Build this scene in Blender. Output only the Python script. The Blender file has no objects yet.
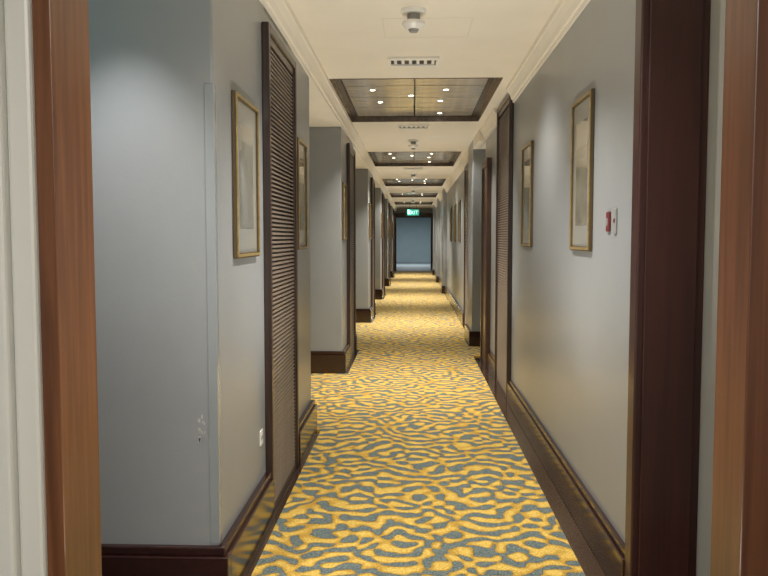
import bpy, bmesh, math, random
from mathutils import Vector, Matrix
random.seed(4)
S=bpy.context.scene
C=S.collection
S.view_settings.view_transform='Standard'
S.view_settings.look='None'
S.view_settings.exposure=0.32

# ------------------------------------------------------------ materials
def lin(c):
    return tuple(((v/255)/12.92 if v/255<=0.04045 else ((v/255+0.055)/1.055)**2.4) for v in c)+(1,)
def base(name):
    m=bpy.data.materials.new(name); m.use_nodes=True
    nt=m.node_tree; b=nt.nodes['Principled BSDF']; return m,nt,b
def N(nt,t,**k):
    n=nt.nodes.new(t)
    for a,v in k.items(): setattr(n,a,v)
    return n
def M(nt,op,a,b=None,c=None):
    n=nt.nodes.new('ShaderNodeMath'); n.operation=op
    for i,v in enumerate((a,b,c)):
        if v is None: continue
        if isinstance(v,(int,float)): n.inputs[i].default_value=v
        else: nt.links.new(v,n.inputs[i])
    return n.outputs[0]
def paint(name,rgb,rough=0.5,var=0.04,scale=3,bump=0.02,bscale=250,spec=0.5,metal=0.0,coat=0.0,stretch=(1,1,1)):
    m,nt,b=base(name)
    tc=N(nt,'ShaderNodeTexCoord'); mp=N(nt,'ShaderNodeMapping'); mp.inputs['Scale'].default_value=stretch
    nt.links.new(tc.outputs['Object'],mp.inputs[0])
    no=N(nt,'ShaderNodeTexNoise'); no.inputs['Scale'].default_value=scale; no.inputs['Detail'].default_value=4
    nt.links.new(mp.outputs[0],no.inputs['Vector'])
    cr=N(nt,'ShaderNodeValToRGB'); c=lin(rgb)
    cr.color_ramp.elements[0].position=0.3; cr.color_ramp.elements[1].position=0.7
    cr.color_ramp.elements[0].color=tuple(v*(1-var*2) for v in c[:3])+(1,)
    cr.color_ramp.elements[1].color=tuple(min(1,v*(1+var*2)) for v in c[:3])+(1,)
    nt.links.new(no.outputs['Fac'],cr.inputs[0]); nt.links.new(cr.outputs[0],b.inputs['Base Color'])
    b.inputs['Roughness'].default_value=rough; b.inputs['Metallic'].default_value=metal
    b.inputs['Specular IOR Level'].default_value=spec
    b.inputs['Coat Weight'].default_value=coat; b.inputs['Coat Roughness'].default_value=0.15
    if bump:
        n2=N(nt,'ShaderNodeTexNoise'); n2.inputs['Scale'].default_value=bscale
        nt.links.new(mp.outputs[0],n2.inputs['Vector'])
        bp=N(nt,'ShaderNodeBump'); bp.inputs['Strength'].default_value=bump; bp.inputs['Distance'].default_value=0.01
        nt.links.new(n2.outputs['Fac'],bp.inputs['Height']); nt.links.new(bp.outputs[0],b.inputs['Normal'])
    return m
def wood(name,dark,light,rough=0.3,scale=1.0,coat=0.3,axis='Z'):
    m,nt,b=base(name)
    sc={'Z':(38*scale,38*scale,1.3*scale),'Y':(38*scale,1.3*scale,38*scale)}[axis]
    tc=N(nt,'ShaderNodeTexCoord'); mp=N(nt,'ShaderNodeMapping'); mp.inputs['Scale'].default_value=sc
    nt.links.new(tc.outputs['Object'],mp.inputs[0])
    no=N(nt,'ShaderNodeTexNoise'); no.inputs['Scale'].default_value=1.0; no.inputs['Detail'].default_value=6; no.inputs['Distortion'].default_value=0.6
    nt.links.new(mp.outputs[0],no.inputs['Vector'])
    cr=N(nt,'ShaderNodeValToRGB'); cr.color_ramp.elements[0].position=0.3; cr.color_ramp.elements[1].position=0.72
    cr.color_ramp.elements[0].color=lin(dark); cr.color_ramp.elements[1].color=lin(light)
    nt.links.new(no.outputs['Fac'],cr.inputs[0]); nt.links.new(cr.outputs[0],b.inputs['Base Color'])
    b.inputs['Roughness'].default_value=rough; b.inputs['Coat Weight'].default_value=coat; b.inputs['Coat Roughness'].default_value=0.12
    return m
def emis(name,rgb,strength):
    m,nt,b=base(name)
    b.inputs['Base Color'].default_value=lin(rgb); b.inputs['Emission Color'].default_value=lin(rgb); b.inputs['Emission Strength'].default_value=strength
    return m
def carpet_mat():
    m,nt,b=base('carpet_meander'); L=nt.links
    tc=N(nt,'ShaderNodeTexCoord')
    P=tc.outputs['Object']
    for sc,amt in((2.4,0.20),(7.5,0.12)):
        wn=N(nt,'ShaderNodeTexNoise'); wn.inputs['Scale'].default_value=sc; wn.inputs['Detail'].default_value=1
        L.new(tc.outputs['Object'],wn.inputs['Vector'])
        sub=N(nt,'ShaderNodeVectorMath',operation='SUBTRACT'); L.new(wn.outputs['Color'],sub.inputs[0]); sub.inputs[1].default_value=(0.5,0.5,0.5)
        scl=N(nt,'ShaderNodeVectorMath',operation='SCALE'); L.new(sub.outputs[0],scl.inputs[0]); scl.inputs['Scale'].default_value=amt
        add=N(nt,'ShaderNodeVectorMath',operation='ADD'); L.new(P,add.inputs[0]); L.new(scl.outputs[0],add.inputs[1])
        P=add.outputs[0]
    rnd=random.Random(23); tot=None
    PX,PY=0.085,0.108
    NW=14
    for i in range(NW):
        th=math.radians(-70+140*(i+0.5)/NW+rnd.uniform(-4,4))
        k=(2*math.pi/PX*math.sin(th),2*math.pi/PY*math.cos(th),0)
        amp=0.55+0.7*math.cos(th)
        dp=N(nt,'ShaderNodeVectorMath',operation='DOT_PRODUCT'); L.new(P,dp.inputs[0]); dp.inputs[1].default_value=k
        c=M(nt,'MULTIPLY',M(nt,'COSINE',M(nt,'ADD',dp.outputs['Value'],rnd.uniform(0,6.28))),amp)
        tot=c if tot is None else M(nt,'ADD',tot,c)
    mr=N(nt,'ShaderNodeMapRange'); mr.interpolation_type='SMOOTHSTEP'
    mr.inputs['From Min'].default_value=-0.85; mr.inputs['From Max'].default_value=-0.15; L.new(tot,mr.inputs['Value'])
    tuft=N(nt,'ShaderNodeTexNoise'); tuft.inputs['Scale'].default_value=140; tuft.inputs['Detail'].default_value=2; L.new(tc.outputs['Object'],tuft.inputs['Vector'])
    cy=N(nt,'ShaderNodeValToRGB'); cy.color_ramp.elements[0].position=0.3; cy.color_ramp.elements[1].position=0.7
    cy.color_ramp.elements[0].color=lin((188,148,60)); cy.color_ramp.elements[1].color=lin((232,202,112)); L.new(tuft.outputs['Fac'],cy.inputs[0])
    # stroke centres lighter than their flanks
    core=N(nt,'ShaderNodeMapRange'); core.inputs['From Min'].default_value=0.1; core.inputs['From Max'].default_value=2.8; L.new(tot,core.inputs['Value'])
    mxc=N(nt,'ShaderNodeMix'); mxc.data_type='RGBA'; L.new(core.outputs[0],mxc.inputs['Factor'])
    dk=N(nt,'ShaderNodeMix'); dk.data_type='RGBA'; dk.blend_type='MULTIPLY'; dk.inputs['Factor'].default_value=1.0; L.new(cy.outputs[0],dk.inputs['A']); dk.inputs['B'].default_value=(0.72,0.64,0.5,1)
    L.new(dk.outputs['Result'],mxc.inputs['A']); L.new(cy.outputs[0],mxc.inputs['B'])
    cb=N(nt,'ShaderNodeValToRGB'); cb.color_ramp.elements[0].position=0.35; cb.color_ramp.elements[1].position=0.75
    cb.color_ramp.elements[0].color=lin((72,90,98)); cb.color_ramp.elements[1].color=lin((138,144,132)); L.new(tuft.outputs['Fac'],cb.inputs[0])
    mx=N(nt,'ShaderNodeMix'); mx.data_type='RGBA'
    L.new(mr.outputs[0],mx.inputs['Factor']); L.new(cb.outputs[0],mx.inputs['A']); L.new(mxc.outputs['Result'],mx.inputs['B'])
    L.new(mx.outputs['Result'],b.inputs['Base Color'])
    b.inputs['Roughness'].default_value=0.95; b.inputs['Specular IOR Level'].default_value=0.1
    hh=M(nt,'ADD',M(nt,'ADD',mr.outputs[0],core.outputs[0]),M(nt,'MULTIPLY',tuft.outputs['Fac'],0.6))
    bp=N(nt,'ShaderNodeBump'); bp.inputs['Strength'].default_value=0.8; bp.inputs['Distance'].default_value=0.009
    L.new(hh,bp.inputs['Height']); L.new(bp.outputs[0],b.inputs['Normal'])
    return m
def art_mat(name,paper,ink,seed):
    m,nt,b=base(name); L=nt.links
    tc=N(nt,'ShaderNodeTexCoord'); mp=N(nt,'ShaderNodeMapping'); mp.inputs['Location'].default_value=(seed,seed*2,0); L.new(tc.outputs['Object'],mp.inputs[0])
    no=N(nt,'ShaderNodeTexNoise'); no.inputs['Scale'].default_value=9; no.inputs['Detail'].default_value=7; L.new(mp.outputs[0],no.inputs['Vector'])
    cr=N(nt,'ShaderNodeValToRGB'); cr.color_ramp.elements[0].position=0.38; cr.color_ramp.elements[1].position=0.62
    cr.color_ramp.elements[0].color=lin(ink); cr.color_ramp.elements[1].color=lin(paper)
    L.new(no.outputs['Fac'],cr.inputs[0]); L.new(cr.outputs[0],b.inputs['Base Color']); b.inputs['Roughness'].default_value=0.25
    b.inputs['Coat Weight'].default_value=1.0; b.inputs['Coat Roughness'].default_value=0.03
    return m

WALL=paint('wall_paint_grey',(146,150,153),rough=0.32,var=0.012,bump=0.04,bscale=160)
CEIL=paint('ceiling_paint_cream',(240,234,220),rough=0.7,var=0.01,bump=0)
CREAM=paint('cream_gloss',(210,211,206),rough=0.35,var=0.01,bump=0)
BASE=wood('baseboard_wood',(32,15,14),(54,26,23),rough=0.18,axis='Y',coat=0.3)
CASE=wood('casing_wood',(40,28,24),(66,46,38),rough=0.35)
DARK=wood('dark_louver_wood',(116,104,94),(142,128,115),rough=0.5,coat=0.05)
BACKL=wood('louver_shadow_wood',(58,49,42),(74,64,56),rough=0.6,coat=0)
FRAMEW=wood('far_frame_wood',(40,28,24),(66,48,40),rough=0.4)
MAROON=wood('maroon_wood',(46,20,18),(64,28,24),rough=0.4)
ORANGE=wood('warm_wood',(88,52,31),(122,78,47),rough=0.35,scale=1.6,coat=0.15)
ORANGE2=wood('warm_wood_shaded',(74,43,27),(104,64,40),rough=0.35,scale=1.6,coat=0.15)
BROWN=wood('brown_wood',(52,32,24),(80,52,37),rough=0.35)
BORDER=paint('polished_dark_border',(62,44,34),rough=0.05,var=0.06,scale=3,bump=0,coat=1.0)
TILE=paint('lobby_tile',(100,108,110),rough=0.7,var=0.05,bump=0,spec=0.2)
TEAL=paint('lobby_wall_paint',(132,146,150),rough=0.6,var=0.02,bump=0,spec=0.2)
COFW=wood('coffer_wood',(78,66,56),(108,92,78),rough=0.25,axis='Y')
COFP=wood('coffer_panel_wood',(172,167,156),(192,186,174),rough=0.16,scale=0.5,axis='Y')
GOLD=paint('antique_gold_frame',(178,154,102),rough=0.3,var=0.12,scale=30,metal=0.5,bump=0)
BLACKF=paint('bronze_frame',(92,78,54),rough=0.35,var=0.1,metal=0.3,bump=0)
MAT=paint('mat_board',(150,151,146),rough=0.4,var=0.01,bump=0,coat=1.0)
WHITE=paint('white_plastic',(240,240,236),rough=0.3,var=0.01,bump=0)
GREYP=paint('grey_plastic',(140,141,140),rough=0.4,var=0.02,bump=0)
HATCH=paint('hatch_line',(226,220,207),rough=0.6,var=0.02,bump=0)
RED=paint('red_plastic',(104,40,43),rough=0.4,var=0.02,bump=0)
DARKG=paint('slot_dark',(46,44,42),rough=0.6,var=0.02,bump=0)
SCUFF=paint('scuffed_plaster',(186,188,186),rough=0.8,var=0.05,bump=0)
GUARD=paint('clear_guard',(146,152,156),rough=0.12,var=0.01,bump=0,coat=0.6)
LAMP=emis('lamp_glow',(255,240,215),9)
GREEN=emis('exit_green',(50,150,130),1.0)
EXW=emis('exit_white',(180,225,212),1.4)
ART=[art_mat('art_print_a',(142,142,134),(120,121,114),1.3),art_mat('art_print_b',(150,147,134),(122,118,104),4.1),art_mat('art_print_c',(146,148,144),(118,122,119),7.7)]
CARPET=carpet_mat()

# ------------------------------------------------------------ geometry helpers
def bm_box(bm,b):
    x0,x1,y0,y1,z0,z1=b
    v=[bm.verts.new(p) for p in((x0,y0,z0),(x1,y0,z0),(x1,y1,z0),(x0,y1,z0),(x0,y0,z1),(x1,y0,z1),(x1,y1,z1),(x0,y1,z1))]
    for f in((3,2,1,0),(4,5,6,7),(0,1,5,4),(1,2,6,5),(2,3,7,6),(3,0,4,7)): bm.faces.new([v[i] for i in f])
def bm_cyl(bm,c,r0,r1,h,seg=32):
    bmesh.ops.create_cone(bm,cap_ends=True,segments=seg,radius1=r0,radius2=r1,depth=h,matrix=Matrix.Translation(Vector(c)+Vector((0,0,h/2))))
def meshobj(name,bm,mat,bevel=0,smooth=False):
    me=bpy.data.meshes.new(name); bm.to_mesh(me); bm.free(); me.materials.append(mat)
    if smooth:
        for p in me.polygons: p.use_smooth=len(p.vertices)==4
    o=bpy.data.objects.new(name,me); C.objects.link(o)
    if bevel:
        md=o.modifiers.new('bevel','BEVEL'); md.width=bevel; md.segments=2; md.limit_method='ANGLE'
    return o
def boxes(name,bl,mat,bevel=0,recenter=True,**props):
    bm=bmesh.new()
    for b in bl: bm_box(bm,b)
    if recenter:
        lo=Vector((min(b[0] for b in bl),min(b[2] for b in bl),min(b[4] for b in bl)))
        hi=Vector((max(b[1] for b in bl),max(b[3] for b in bl),max(b[5] for b in bl)))
        c=Vector(((lo.x+hi.x)/2,(lo.y+hi.y)/2,lo.z)); bmesh.ops.translate(bm,verts=bm.verts,vec=-c)
    o=meshobj(name,bm,mat,bevel)
    if recenter: o.location=c
    for k,v in props.items(): o[k]=v
    return o
def struct(name,bl,mat,label,cat,bevel=0):
    return boxes(name,bl,mat,bevel,True,kind='structure',label=label,category=cat)
def prism(name,profile,y0,y1,mat,label,cat,name_kind='structure'):
    bm=bmesh.new(); n=len(profile)
    a=[bm.verts.new((x,y0,z)) for x,z in profile]; b=[bm.verts.new((x,y1,z)) for x,z in profile]
    for i in range(n): bm.faces.new((a[i],a[(i+1)%n],b[(i+1)%n],b[i]))
    bm.faces.new(a[::-1]); bm.faces.new(b)
    bmesh.ops.recalc_face_normals(bm,faces=bm.faces)
    o=meshobj(name,bm,mat); o['kind']=name_kind; o['label']=label; o['category']=cat; return o
def empty(name,loc,rotz=0,**props):
    e=bpy.data.objects.new(name,None); e.empty_display_size=0.1; C.objects.link(e); e.location=loc; e.rotation_euler=(0,0,rotz)
    for k,v in props.items(): e[k]=v
    return e
def part(o,p): o.parent=p; return o
def copy_thing(src,loc,rotz=None,label=None):
    t=src.copy(); C.objects.link(t); t.location=loc
    if rotz is not None: t.rotation_euler=(0,0,rotz)
    if label: t['label']=label
    for c in src.children:
        k=c.copy(); C.objects.link(k); k.parent=t
        for g in c.children:
            q=g.copy(); C.objects.link(q); q.parent=k
    return t

H=2.5; HC=2.38; XL=-0.69; XR=0.79; YEND=31.0; bh=0.225
PL=[(2.70,5.22)]+[(7.5+4.55*k,7.5+4.55*k+1.55) for k in range(5)]
LV=[(3.58,4.42)]+[(a+0.62,a+1.42) for a,b in PL[1:]]      # louvre door spans on the left blocks
# ------------------------------------------------------------ floor
struct('floor',[(-2.1,2.1,-1.6,YEND,-0.12,0)],BORDER,'polished dark brown floor border beside the carpet','floor')
struct('floor.001',[(-2.1,2.1,YEND,42.3,-0.12,0)],TILE,'grey tiled lobby floor past the far doorway','floor')
cb=[(-0.625,0.672,-1.5,YEND-0.11,0.0,0.012)]
for i in range(len(PL)):
    y0=PL[i][1]; y1=PL[i+1][0] if i+1<len(PL) else YEND-0.1
    cb.append((-1.26,-0.625,y0+0.01,y1-0.055,0,0.012))
cb.append((0.672,1.14,8.65,9.39,0,0.012))
cb.append((0.672,0.74,10.27,18.44,0,0.012))
for y0,y1 in((19.32,22.94),(23.82,27.44),(28.32,30.88)): cb.append((0.672,0.74,y0,y1,0,0.012))
cp=boxes('carpet',cb,CARPET,0,True,label='long corridor carpet with yellow meandering lines on blue grey',category='carpet')

# ------------------------------------------------------------ left blocks
struct('wall_left',[(-1.5,-1.3,5.22,YEND,0,H)],WALL,'grey painted back wall of the door recesses','wall')
for i,(a,b) in enumerate(PL):
    out=-2.1 if i==0 else -1.3
    struct('wall_left',[(out,XL,a,b,0,HC if i else H)],WALL,'grey painted projecting wall block with dark baseboard','wall',bevel=0.008)
    prof=[(out,XL+0.042,a-0.042,a,0,bh-0.03),(out,XL+0.028,a-0.028,a,bh-0.03,bh)]
    for u,v in((a,LV[i][0]-0.003),(LV[i][1]+0.003,b)):
        prof+=[(XL,XL+0.042,u,v,0,bh-0.03),(XL,XL+0.028,u,v,bh-0.03,bh)]
    struct('baseboard_left',prof,BASE,'glossy dark maroon wooden baseboard','baseboard',bevel=0.004)
struct('wall_left',[(-1.3,XL,5.22,YEND,HC,H)],CEIL,'cream dropped soffit over the door recesses','soffit')
for i in range(len(PL)):
    y0=PL[i][1]; y1=PL[i+1][0] if i+1<len(PL) else YEND
    struct('baseboard_left',[(-1.3,-1.27,y0+0.002,y1-0.05,0,bh)],BASE,'dark maroon baseboard in the door recess','baseboard')

# ------------------------------------------------------------ right side
br=0.19
struct('wall_right',[(XR,2.1,2.78,8.62,0,H)],WALL,'grey painted corridor wall with framed pictures','wall')
struct('baseboard_right',[(XR-0.032,XR,2.78,6.24,0,br-0.03),(XR-0.02,XR,2.78,6.24,br-0.03,br)],BASE,'glossy dark maroon wooden baseboard','baseboard',bevel=0.004)
PR=[(9.45,10.25),(18.5,19.3),(23.0,23.8),(27.5,28.3)]
PX0=0.715
struct('wall_right',[(1.15,1.3,8.62,9.45,0,H)],WALL,'grey back wall of the door recess','wall')
struct('wall_right',[(XR,1.3,10.25,YEND,0,H)],WALL,'grey painted corridor wall with framed pictures','wall')
for a,b in PR:
    x1=XR if a>10 else 1.15
    struct('wall_right',[(PX0,XR if a>10 else 1.3,a,b,0,H)],WALL,'grey painted projecting pier with dark baseboard','wall',bevel=0.006)
    struct('baseboard_right',[(0.68,x1,a-0.035,a,0,br),(0.68,PX0,a,b,0,br)],BASE,'glossy dark maroon wooden baseboard','baseboard',bevel=0.004)
ys=[11.7]+[v for p in PR[1:] for v in p]+[YEND]
for i in range(0,len(ys),2):
    struct('baseboard_right',[(XR-0.045,XR,ys[i]+0.002,ys[i+1]-0.05,0,br)],BASE,'glossy dark maroon wooden baseboard','baseboard',bevel=0.004)
struct('wall_right',[(PX0,1.15,8.62,9.45,HC,H)],CEIL,'cream dropped soffit over the door recess','soffit')

# crown mouldings
def crown(x,s,y0,y1,nm):
    pr=[(x,HC),(x+s*0.010,HC),(x+s*0.013,HC+0.02),(x+s*0.022,HC+0.025),(x+s*0.032,HC+0.055),(x+s*0.052,HC+0.088),(x+s*0.060,HC+0.092),(x+s*0.064,H-0.002),(x,H-0.002)]
    prism(nm,pr,y0,y1,CEIL,'cream stepped crown moulding','trim')
crown(XL,1,2.72,YEND,'trim_1')
crown(XR,-1,2.8,6.24,'trim_2')
crown(XR,-1,7.2,9.43,'trim_10')
crown(XR,-1,10.27,YEND,'trim_3')

# ------------------------------------------------------------ ceiling with coffer openings
D=2.15
COF=[(5.86+4.93*k,5.86+4.93*k+D) for k in range(5)]
cx0,cx1=-0.64,0.66
bl=[(-2.1,cx0,-1.6,42.3,H,H+0.1),(cx1,2.1,-1.6,42.3,H,H+0.1)]
prev=-1.6
for a,b in COF: bl.append((cx0,cx1,prev,a,H,H+0.1)); prev=b
bl.append((cx0,cx1,prev,42.3,H,H+0.1))
struct('ceiling',bl,CEIL,'cream painted corridor ceiling with recessed coffers','ceiling')
struct('ceiling',[(-2.1,2.1,-1.6,42.3,H+0.17,H+0.2)],CEIL,'slab above the ceiling','ceiling')
W=cx1-cx0; CXM=(cx0+cx1)/2
LPOS=[(-0.34,-0.36),(0.27,-0.36),(-0.30,0.22),(0.24,0.16),(-0.02,-0.10),(0.26,0.86)]
def build_coffer():
    e=empty('ceiling_coffer',(CXM,COF[0][0]+D/2,H),label='dark wood recessed ceiling coffer with small downlights',category='ceiling coffer',group='corridor ceiling coffers')
    w=W/2-0.001;d=D/2-0.001; R=0.045; fs=0.075
    part(boxes('frame',[(-w,-w+fs,-d,d,R,0.16),(w-fs,w,-d,d,R,0.16),(-w+fs,w-fs,-d,-d+0.03,R,0.16),(-w+fs,w-fs,d-0.03,d,R,0.16),
        (-w,-w+0.010,-d,d,-0.004,R),(w-0.010,w,-d,d,-0.004,R),(-w+0.010,w-0.010,-d,-d+0.010,-0.004,R),(-w+0.010,w-0.010,d-0.010,d,-0.004,R)],COFW,0,False),e)
    pl=[]
    nx,ny=2,4; pw=(W-2*fs)/nx; pd=(D-0.06)/ny
    for i in range(nx):
        for j in range(ny):
            x=-w+fs+i*pw; y=-d+0.03+j*pd
            n=4
            for q in range(n):
                pl.append((x+0.006,x+pw-0.006,y+0.010+q*(pd-0.016)/n,y+0.003+(q+1)*(pd-0.016)/n,R+0.005,0.15))
    part(boxes('panel',pl,COFP,0,False),e)
    part(boxes('panel_backing',[(-w+fs,w-fs,-d+0.03,d-0.03,0.151,0.158)],DARKG,0,False),e)
    for x,y in LPOS:
            bm=bmesh.new()
            bmesh.ops.create_cone(bm,cap_ends=True,segments=24,radius1=0.030,radius2=0.032,depth=0.003,matrix=Matrix.Translation((0,0,-0.0015)))
            o=meshobj('downlight',bm,GREYP); o.location=(x-CXM,y,R+0.005); part(o,e)
            bm=bmesh.new(); bmesh.ops.create_cone(bm,cap_ends=True,segments=24,radius1=0.020,radius2=0.020,depth=0.001,matrix=Matrix.Translation((0,0,-0.0036)))
            part(meshobj('bulb',bm,LAMP),o)
    return e
cof=build_coffer()
def spot(name,loc,en,col,ang=130,tgt=None,r=0.03,blend=1.0):
    L=bpy.data.lights.new(name,'SPOT'); L.energy=en; L.color=col; L.spot_size=math.radians(ang); L.spot_blend=blend; L.shadow_soft_size=r
    o=bpy.data.objects.new(name,L); C.objects.link(o); o.location=loc
    if tgt: o.rotation_euler=(Vector(tgt)-Vector(loc)).to_track_quat('-Z','Y').to_euler()
    return o
for k,(a,b) in enumerate(COF):
    if k: copy_thing(cof,(CXM,a+D/2,H))
    for x,y in (LPOS[0],LPOS[1],LPOS[2],LPOS[5]):
        spot('coffer_lamp',(x,(a+b)/2+y,H+0.036),(115 if k<1 else 155),(1,0.92,0.78),92,r=0.006)
# wall washers between the coffers
for y in(9.35,14.3,19.2,24.1,28.9):
    for s in(-1,1):
        spot('wall_washer',(s*0.42+0.02,y,2.47),30,(1,0.95,0.88),95,(s*0.75,y,0.9),r=0.01)

# ceiling fittings
def build_detector():
    e=empty('smoke_detector',(0.0,4.13,H),label='white two-stage round smoke detector on the ceiling',category='smoke detector',group='ceiling smoke detectors')
    bm=bmesh.new(); bm_cyl(bm,(0,0,-0.022),0.062,0.066,0.022); part(meshobj('mounting_plate',bm,WHITE,0.003),e)
    bm=bmesh.new(); bm_cyl(bm,(0,0,-0.06),0.034,0.034,0.038); part(meshobj('neck',bm,GREYP),e)
    bm=bmesh.new(); bm_cyl(bm,(0,0,-0.078),0.060,0.060,0.018); bm_cyl(bm,(0,0,-0.100),0.036,0.060,0.022); part(meshobj('body',bm,WHITE,0.003),e)
    bm=bmesh.new(); bm_cyl(bm,(0,0,-0.114),0.020,0.028,0.014); part(meshobj('sensor',bm,GREYP),e)
    return e
det=build_detector()
for y in(9.5,14.4,19.3,24.2): copy_thing(det,(0,y,H))
def build_vent():
    e=empty('ceiling_vent',(0,5.3,H),label='white slotted air vent in the ceiling',category='vent',group='ceiling air vents')
    part(boxes('frame',[(-0.17,0.17,-0.12,-0.085,-0.016,0),(-0.17,0.17,0.075,0.10,-0.016,0),(-0.17,-0.15,-0.085,0.075,-0.016,0),(0.15,0.17,-0.085,0.075,-0.016,0)],WHITE,0.002,False),e)
    part(boxes('back_plate',[(-0.15,0.15,-0.085,0.075,-0.003,0)],DARKG,0,False),e)
    part(boxes('slats',[(-0.13+i*0.05,-0.110+i*0.05,-0.085,0.075,-0.006,-0.003) for i in range(6)],WHITE,0,False),e)
    return e
ven=build_vent()
for y in(8.35,13.3,18.2,23.1,28.1): copy_thing(ven,(0,y,H))
struct('trim_8',[(-0.17,0.32,4.28,4.286,H-0.001,H),(-0.17,0.32,4.68,4.686,H-0.001,H),(-0.17,-0.165,4.286,4.68,H-0.001,H),(0.315,0.32,4.286,4.68,H-0.001,H)],HATCH,'thin frame of a flush ceiling access panel','access panel')

# ------------------------------------------------------------ pictures
def build_picture(art,w,h,loc,rot,label,fm=GOLD):
    e=empty('framed_picture',loc,rot,label=label,category='picture',group='framed pictures along the corridor')
    f=0.022; hw=w/2
    part(boxes('frame',[(0,0.016,-hw,-hw+f,0,h),(0,0.016,hw-f,hw,0,h),(0,0.016,-hw+f,hw-f,0,f),(0,0.016,-hw+f,hw-f,h-f,h)],BLACKF,0.003,False),e)
    g=0.011
    part(boxes('gold_trim',[(0.016,0.021,-hw+0.006,-hw+0.006+g,0.006,h-0.006),(0.016,0.021,hw-0.006-g,hw-0.006,0.006,h-0.006),(0.016,0.021,-hw+0.017,hw-0.017,0.006,0.006+g),(0.016,0.021,-hw+0.017,hw-0.017,h-0.006-g,h-0.006)],fm,0.001,False),e)
    part(boxes('mat_board',[(0.001,0.008,-hw+f,hw-f,f,h-f)],MAT,0,False),e)
    m=0.09
    part(boxes('print',[(0.008,0.010,-hw+m,hw-m,m+0.03,h-m-0.02)],art,0,False),e)
    return e
lab='portrait print with pale mat in thin bronze gold frame'
build_picture(ART[0],0.44,0.64,(XL,3.19,1.24),0,lab)
build_picture(ART[1],0.38,0.66,(XL,4.78,1.25),0,lab)
p=build_picture(ART[1],0.42,0.71,(XR,3.68,1.26),math.pi,lab)
build_picture(ART[2],0.44,0.70,(XR,5.42,1.26),math.pi,lab)
q=build_picture(ART[0],0.34,0.56,(XL,7.76,1.30),0,lab)
for k in range(1,5): copy_thing(q,(XL,PL[k+1][0]+0.26,1.30))
for y in(13.2,14.6,16.2,20.6,25.2): copy_thing(p,(XR,y,1.24),math.pi)

# ------------------------------------------------------------ louvre doors
def build_louver(w,h,loc,rot):
    e=empty('louver_door',loc,rot,label='dark brown wooden louvered closet door',category='louver door',group='louvered closet doors')
    hw=w/2; c=0.04
    part(boxes('door_casing',[(0,0.035,-hw,-hw+c,0,h),(0,0.035,hw-c,hw,0,h),(0,0.035,-hw+c,hw-c,h-c,h)],CASE,0.005,False),e)
    s=0.016; zs=0.03
    part(boxes('door_frame',[(0,0.024,-hw+c,-hw+c+s,0.0,h-c),(0,0.024,hw-c-s,hw-c,0.0,h-c),(0,0.024,-hw+c+s,hw-c-s,0,zs),(0,0.024,-hw+c+s,hw-c-s,h-c-0.04,h-c)],CASE,0.003,False),e)
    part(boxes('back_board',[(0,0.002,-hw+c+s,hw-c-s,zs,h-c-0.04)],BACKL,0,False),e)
    bm=bmesh.new(); z=zs+0.004; y0=-hw+c+s;y1=hw-c-s
    while z<h-c-0.06:
        vs=[bm.verts.new(p) for p in((0.006,y0,z+0.004),(0.020,y0,z),(0.020,y0,z+0.009),(0.006,y0,z+0.013),(0.006,y1,z+0.004),(0.020,y1,z),(0.020,y1,z+0.009),(0.006,y1,z+0.013))]
        for f in((0,1,2,3),(7,6,5,4),(0,4,5,1),(1,5,6,2),(2,6,7,3),(3,7,4,0)): bm.faces.new([vs[i] for i in f])
        z+=0.021
    bmesh.ops.recalc_face_normals(bm,faces=bm.faces)
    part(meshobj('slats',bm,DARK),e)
    return e
lv=build_louver(LV[0][1]-LV[0][0],2.30,(XL,sum(LV[0])/2,0.0),0)
lv2=build_louver(0.94,2.48,(XR,6.72,0.0),math.pi)
lv3=build_louver(0.8,2.30,(XL,sum(LV[1])/2,0.0),0)
for k in range(2,6): copy_thing(lv3,(XL,sum(LV[k])/2,0))
lv4=build_louver(0.94,2.36,(XR,11.18,0.0),math.pi)

# ------------------------------------------------------------ guest room door on the right wall
struct('door_1',[(XR-0.045,XR,7.95,8.02,0,2.13),(XR-0.045,XR,8.53,8.6,0,2.13),(XR-0.045,XR,8.02,8.53,2.06,2.13)],BROWN,'dark brown wooden door casing','door frame',bevel=0.005)
struct('door_2',[(XR-0.03,XR,8.02,8.53,0,2.06)],BROWN,'brown wooden guest room door','door',bevel=0.003)
struct('trim_9',[(XR-0.053,XR-0.046,7.952,7.962,0,2.13)],ORANGE,'thin warm wood edge strip on the door casing','trim')
struct('baseboard_right',[(XR-0.032,XR,7.2,7.945,0,br-0.03),(XR-0.02,XR,7.2,7.945,br-0.03,br)],BASE,'glossy dark maroon wooden baseboard','baseboard',bevel=0.004)

# ------------------------------------------------------------ foreground doorway
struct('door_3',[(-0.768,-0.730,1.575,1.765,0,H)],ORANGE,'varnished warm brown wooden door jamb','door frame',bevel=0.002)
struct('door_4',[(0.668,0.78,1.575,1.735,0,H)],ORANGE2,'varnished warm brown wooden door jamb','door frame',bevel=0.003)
struct('trim_4',[(-0.82,-0.768,1.56,1.76,0,H),(-0.90,-0.82,1.54,1.76,0,H),(-1.1,-0.90,1.57,1.76,0,H)],CREAM,'cream painted moulded door surround','trim',bevel=0.008)
struct('wall_front',[(-2.1,-1.1,1.6,1.76,0,H),(0.78,2.1,1.6,1.735,0,H)],CREAM,'off-white painted wall around the doorway','wall')
struct('trim_5',[(0.765,0.995,2.70,2.78,0,H)],MAROON,'dark maroon wooden door frame post','door frame',bevel=0.006)
struct('trim_6',[(0.79,0.965,2.688,2.70,0.0,H)],MAROON,'dark maroon wooden door frame facing','door frame',bevel=0.003)
struct('wall_right',[(0.995,2.1,2.74,2.78,0,H)],CREAM,'off-white painted wall beside the dark post','wall')
struct('wall_side',[(-2.2,-2.1,-1.6,2.7,0,H)],WALL,'grey side wall of the vestibule','wall')
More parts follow.
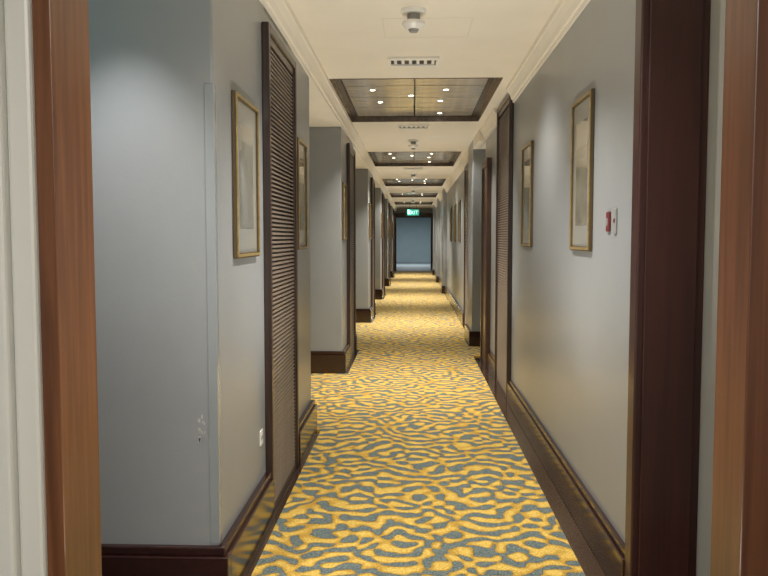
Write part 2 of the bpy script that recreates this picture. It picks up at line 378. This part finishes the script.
struct('wall_side',[(2.1,2.2,-1.6,2.78,0,H)],WALL,'grey side wall of the vestibule','wall')
struct('wall_back',[(-2.1,2.1,-1.7,-1.6,0,H)],CREAM,'off-white wall behind the doorway','wall')

# ------------------------------------------------------------ small fittings
bm=bmesh.new()
bm_box(bm,(-0.03,0.003,-0.003,0.0,0,1.62)); bm_box(bm,(0.0,0.003,0.0,0.03,0,1.62))
g=meshobj('corner_guard',bm,GUARD,0.001); g.location=(XL,2.70,bh+0.005); g['label']='thin clear plastic guard on the wall corner'; g['category']='corner guard'
# chipped paint low on the wall beside the corner guard
bm=bmesh.new(); rr=random.Random(3)
for i in range(16):
    cx=-0.045-rr.random()*0.022; cz=0.52+rr.random()*0.18; n=7
    r=0.0018+rr.random()*0.0035
    vs=[bm.verts.new((cx+r*rr.uniform(0.6,1.2)*math.cos(t*2*math.pi/n),0,cz+r*rr.uniform(0.8,2.2)*math.sin(t*2*math.pi/n))) for t in range(n)]
    bm.faces.new(vs)
sc=meshobj('trim_11',bm,SCUFF); sc.location=(XL,2.6994,0); sc['kind']='structure'; sc['label']='small chipped paint scuffs low on the wall'; sc['category']='paint scuff'
e=empty('power_outlet',(XL,3.47,0.38),0,label='white wall power outlet near the baseboard',category='power outlet')
part(boxes('cover_plate',[(0,0.006,-0.03,0.03,0,0.07)],WHITE,0.003,False),e)
for y in(-0.012,0.012): part(boxes('socket',[(0.006,0.0075,y-0.004,y+0.004,0.025,0.045)],GREYP,0,False),e)
e=empty('fire_call_point',(XR,3.18,1.345),math.pi,label='red fire alarm call point on grey wall',category='fire alarm')
part(boxes('housing',[(0,0.010,-0.022,0.022,0,0.08)],RED,0.003,False),e)
part(boxes('front_glass',[(0.010,0.011,-0.009,0.009,0.025,0.055)],GREYP,0,False),e)
e=empty('wall_switch',(XR,3.08,1.335),math.pi,label='grey wall mounted key switch plate',category='switch')
part(boxes('cover_plate',[(0,0.007,-0.02,0.02,0,0.10)],GREYP,0.003,False),e)
part(boxes('indicator',[(0.007,0.010,-0.008,0.008,0.045,0.06)],RED,0.001,False),e)

# ------------------------------------------------------------ far end
struct('trim_7',[(-0.78,-0.66,YEND-0.1,YEND+0.1,0,2.12),(0.70,0.80,YEND-0.1,YEND+0.1,0,2.12),(-0.78,0.80,YEND-0.1,YEND+0.1,2.12,2.3)],FRAMEW,'dark wooden frame of the far opening','door frame',bevel=0.004)
struct('wall_end',[(-1.5,-0.78,YEND,YEND+0.1,0,H),(0.80,1.3,YEND,YEND+0.1,0,H),(-0.78,0.80,YEND,YEND+0.1,2.3,H)],WALL,'grey wall around the far opening','wall')
struct('wall_end',[(-2.1,2.1,42.0,42.2,0,H)],TEAL,'blue grey wall of the far lobby','wall')
struct('wall_side',[(-2.2,-2.1,YEND,42.0,0,H)],TEAL,'blue grey lobby side wall','wall')
struct('wall_side',[(2.1,2.2,YEND,42.0,0,H)],TEAL,'blue grey lobby side wall','wall')
e=empty('exit_sign',(0,27.0,2.1),0,label='glowing green exit sign hanging from the ceiling',category='exit sign')
part(boxes('sign_box',[(-0.2,0.2,-0.03,0.03,0.0,0.2)],GREEN,0.004,False),e)
for x in(-0.115,0.115): part(boxes('hanger',[(x-0.005,x+0.005,-0.005,0.005,0.2,0.4)],DARKG,0,False),e)
cu=bpy.data.curves.new('lettering','FONT'); cu.body='EXIT'; cu.size=0.17; cu.align_x='CENTER'; cu.extrude=0.002
tmp=bpy.data.objects.new('tmp_text',cu); C.objects.link(tmp); bpy.context.view_layer.update()
me=bpy.data.meshes.new_from_object(tmp.evaluated_get(bpy.context.evaluated_depsgraph_get()))
bpy.data.objects.remove(tmp); me.materials.clear(); me.materials.append(EXW)
t=bpy.data.objects.new('lettering',me); C.objects.link(t); t.rotation_euler=(math.pi/2,0,0); t.location=(0,-0.034,0.04); t.parent=e

# ------------------------------------------------------------ lights
def area(loc,size,en,col,rot=(0,0,0)):
    L=bpy.data.lights.new('ceiling_or_fill_light','AREA'); L.energy=en; L.color=col; L.size=size
    o=bpy.data.objects.new('ceiling_or_fill_light',L); C.objects.link(o); o.location=loc; o.rotation_euler=rot; return o
area((0,-0.6,2.45),1.4,55,(1,0.96,0.91))  # unseen area light added behind the camera as frontal fill
spot('downlight_or_fill',(0.05,2.2,2.46),66,(1,0.95,0.88),130)
spot('downlight_or_fill',(-0.98,2.25,2.46),60,(1.0,0.98,0.95),54,(-1.0,2.7,0.9))
spot('downlight_or_fill',(-1.85,2.0,1.3),11,(0.25,0.85,1.0),70,(-1.15,2.7,2.4))  # added cool spot, aimed upward to tint the upper left wall teal
spot('downlight_or_fill',(0.05,3.4,2.46),130,(1,0.95,0.87),112)
spot('downlight_or_fill',(0.1,4.6,2.46),75,(1,0.96,0.9),95,(0.79,4.7,0.8),r=0.12)
area((0,38,2.45),1.8,170,(0.92,0.97,1.0))
for y in(1.9,3.6,6.4,9.6,13.6,18.0,22.5,27):
    spot('bounce_fill',(0.03,y,0.35),44,(1,0.94,0.84),150,(0.03,y,2.5),r=0.01)  # added spots without fixtures, brightening the ceiling like bounce off the carpet
w=bpy.data.worlds.new('world'); S.world=w; w.use_nodes=True; w.node_tree.nodes['Background'].inputs[0].default_value=(0.8,0.85,0.9,1); w.node_tree.nodes['Background'].inputs[1].default_value=0.3

# ------------------------------------------------------------ camera
f=780.0
cam=bpy.data.cameras.new('camera'); cam.sensor_width=36; cam.lens=36*f/768; cam.clip_start=0.05; cam.clip_end=200
co=bpy.data.objects.new('camera',cam); C.objects.link(co); co.location=(0,0,1.32)
yaw=math.atan(29/f); pit=math.atan(50/f)
co.rotation_euler=(math.pi/2-pit,0,yaw)
S.camera=co
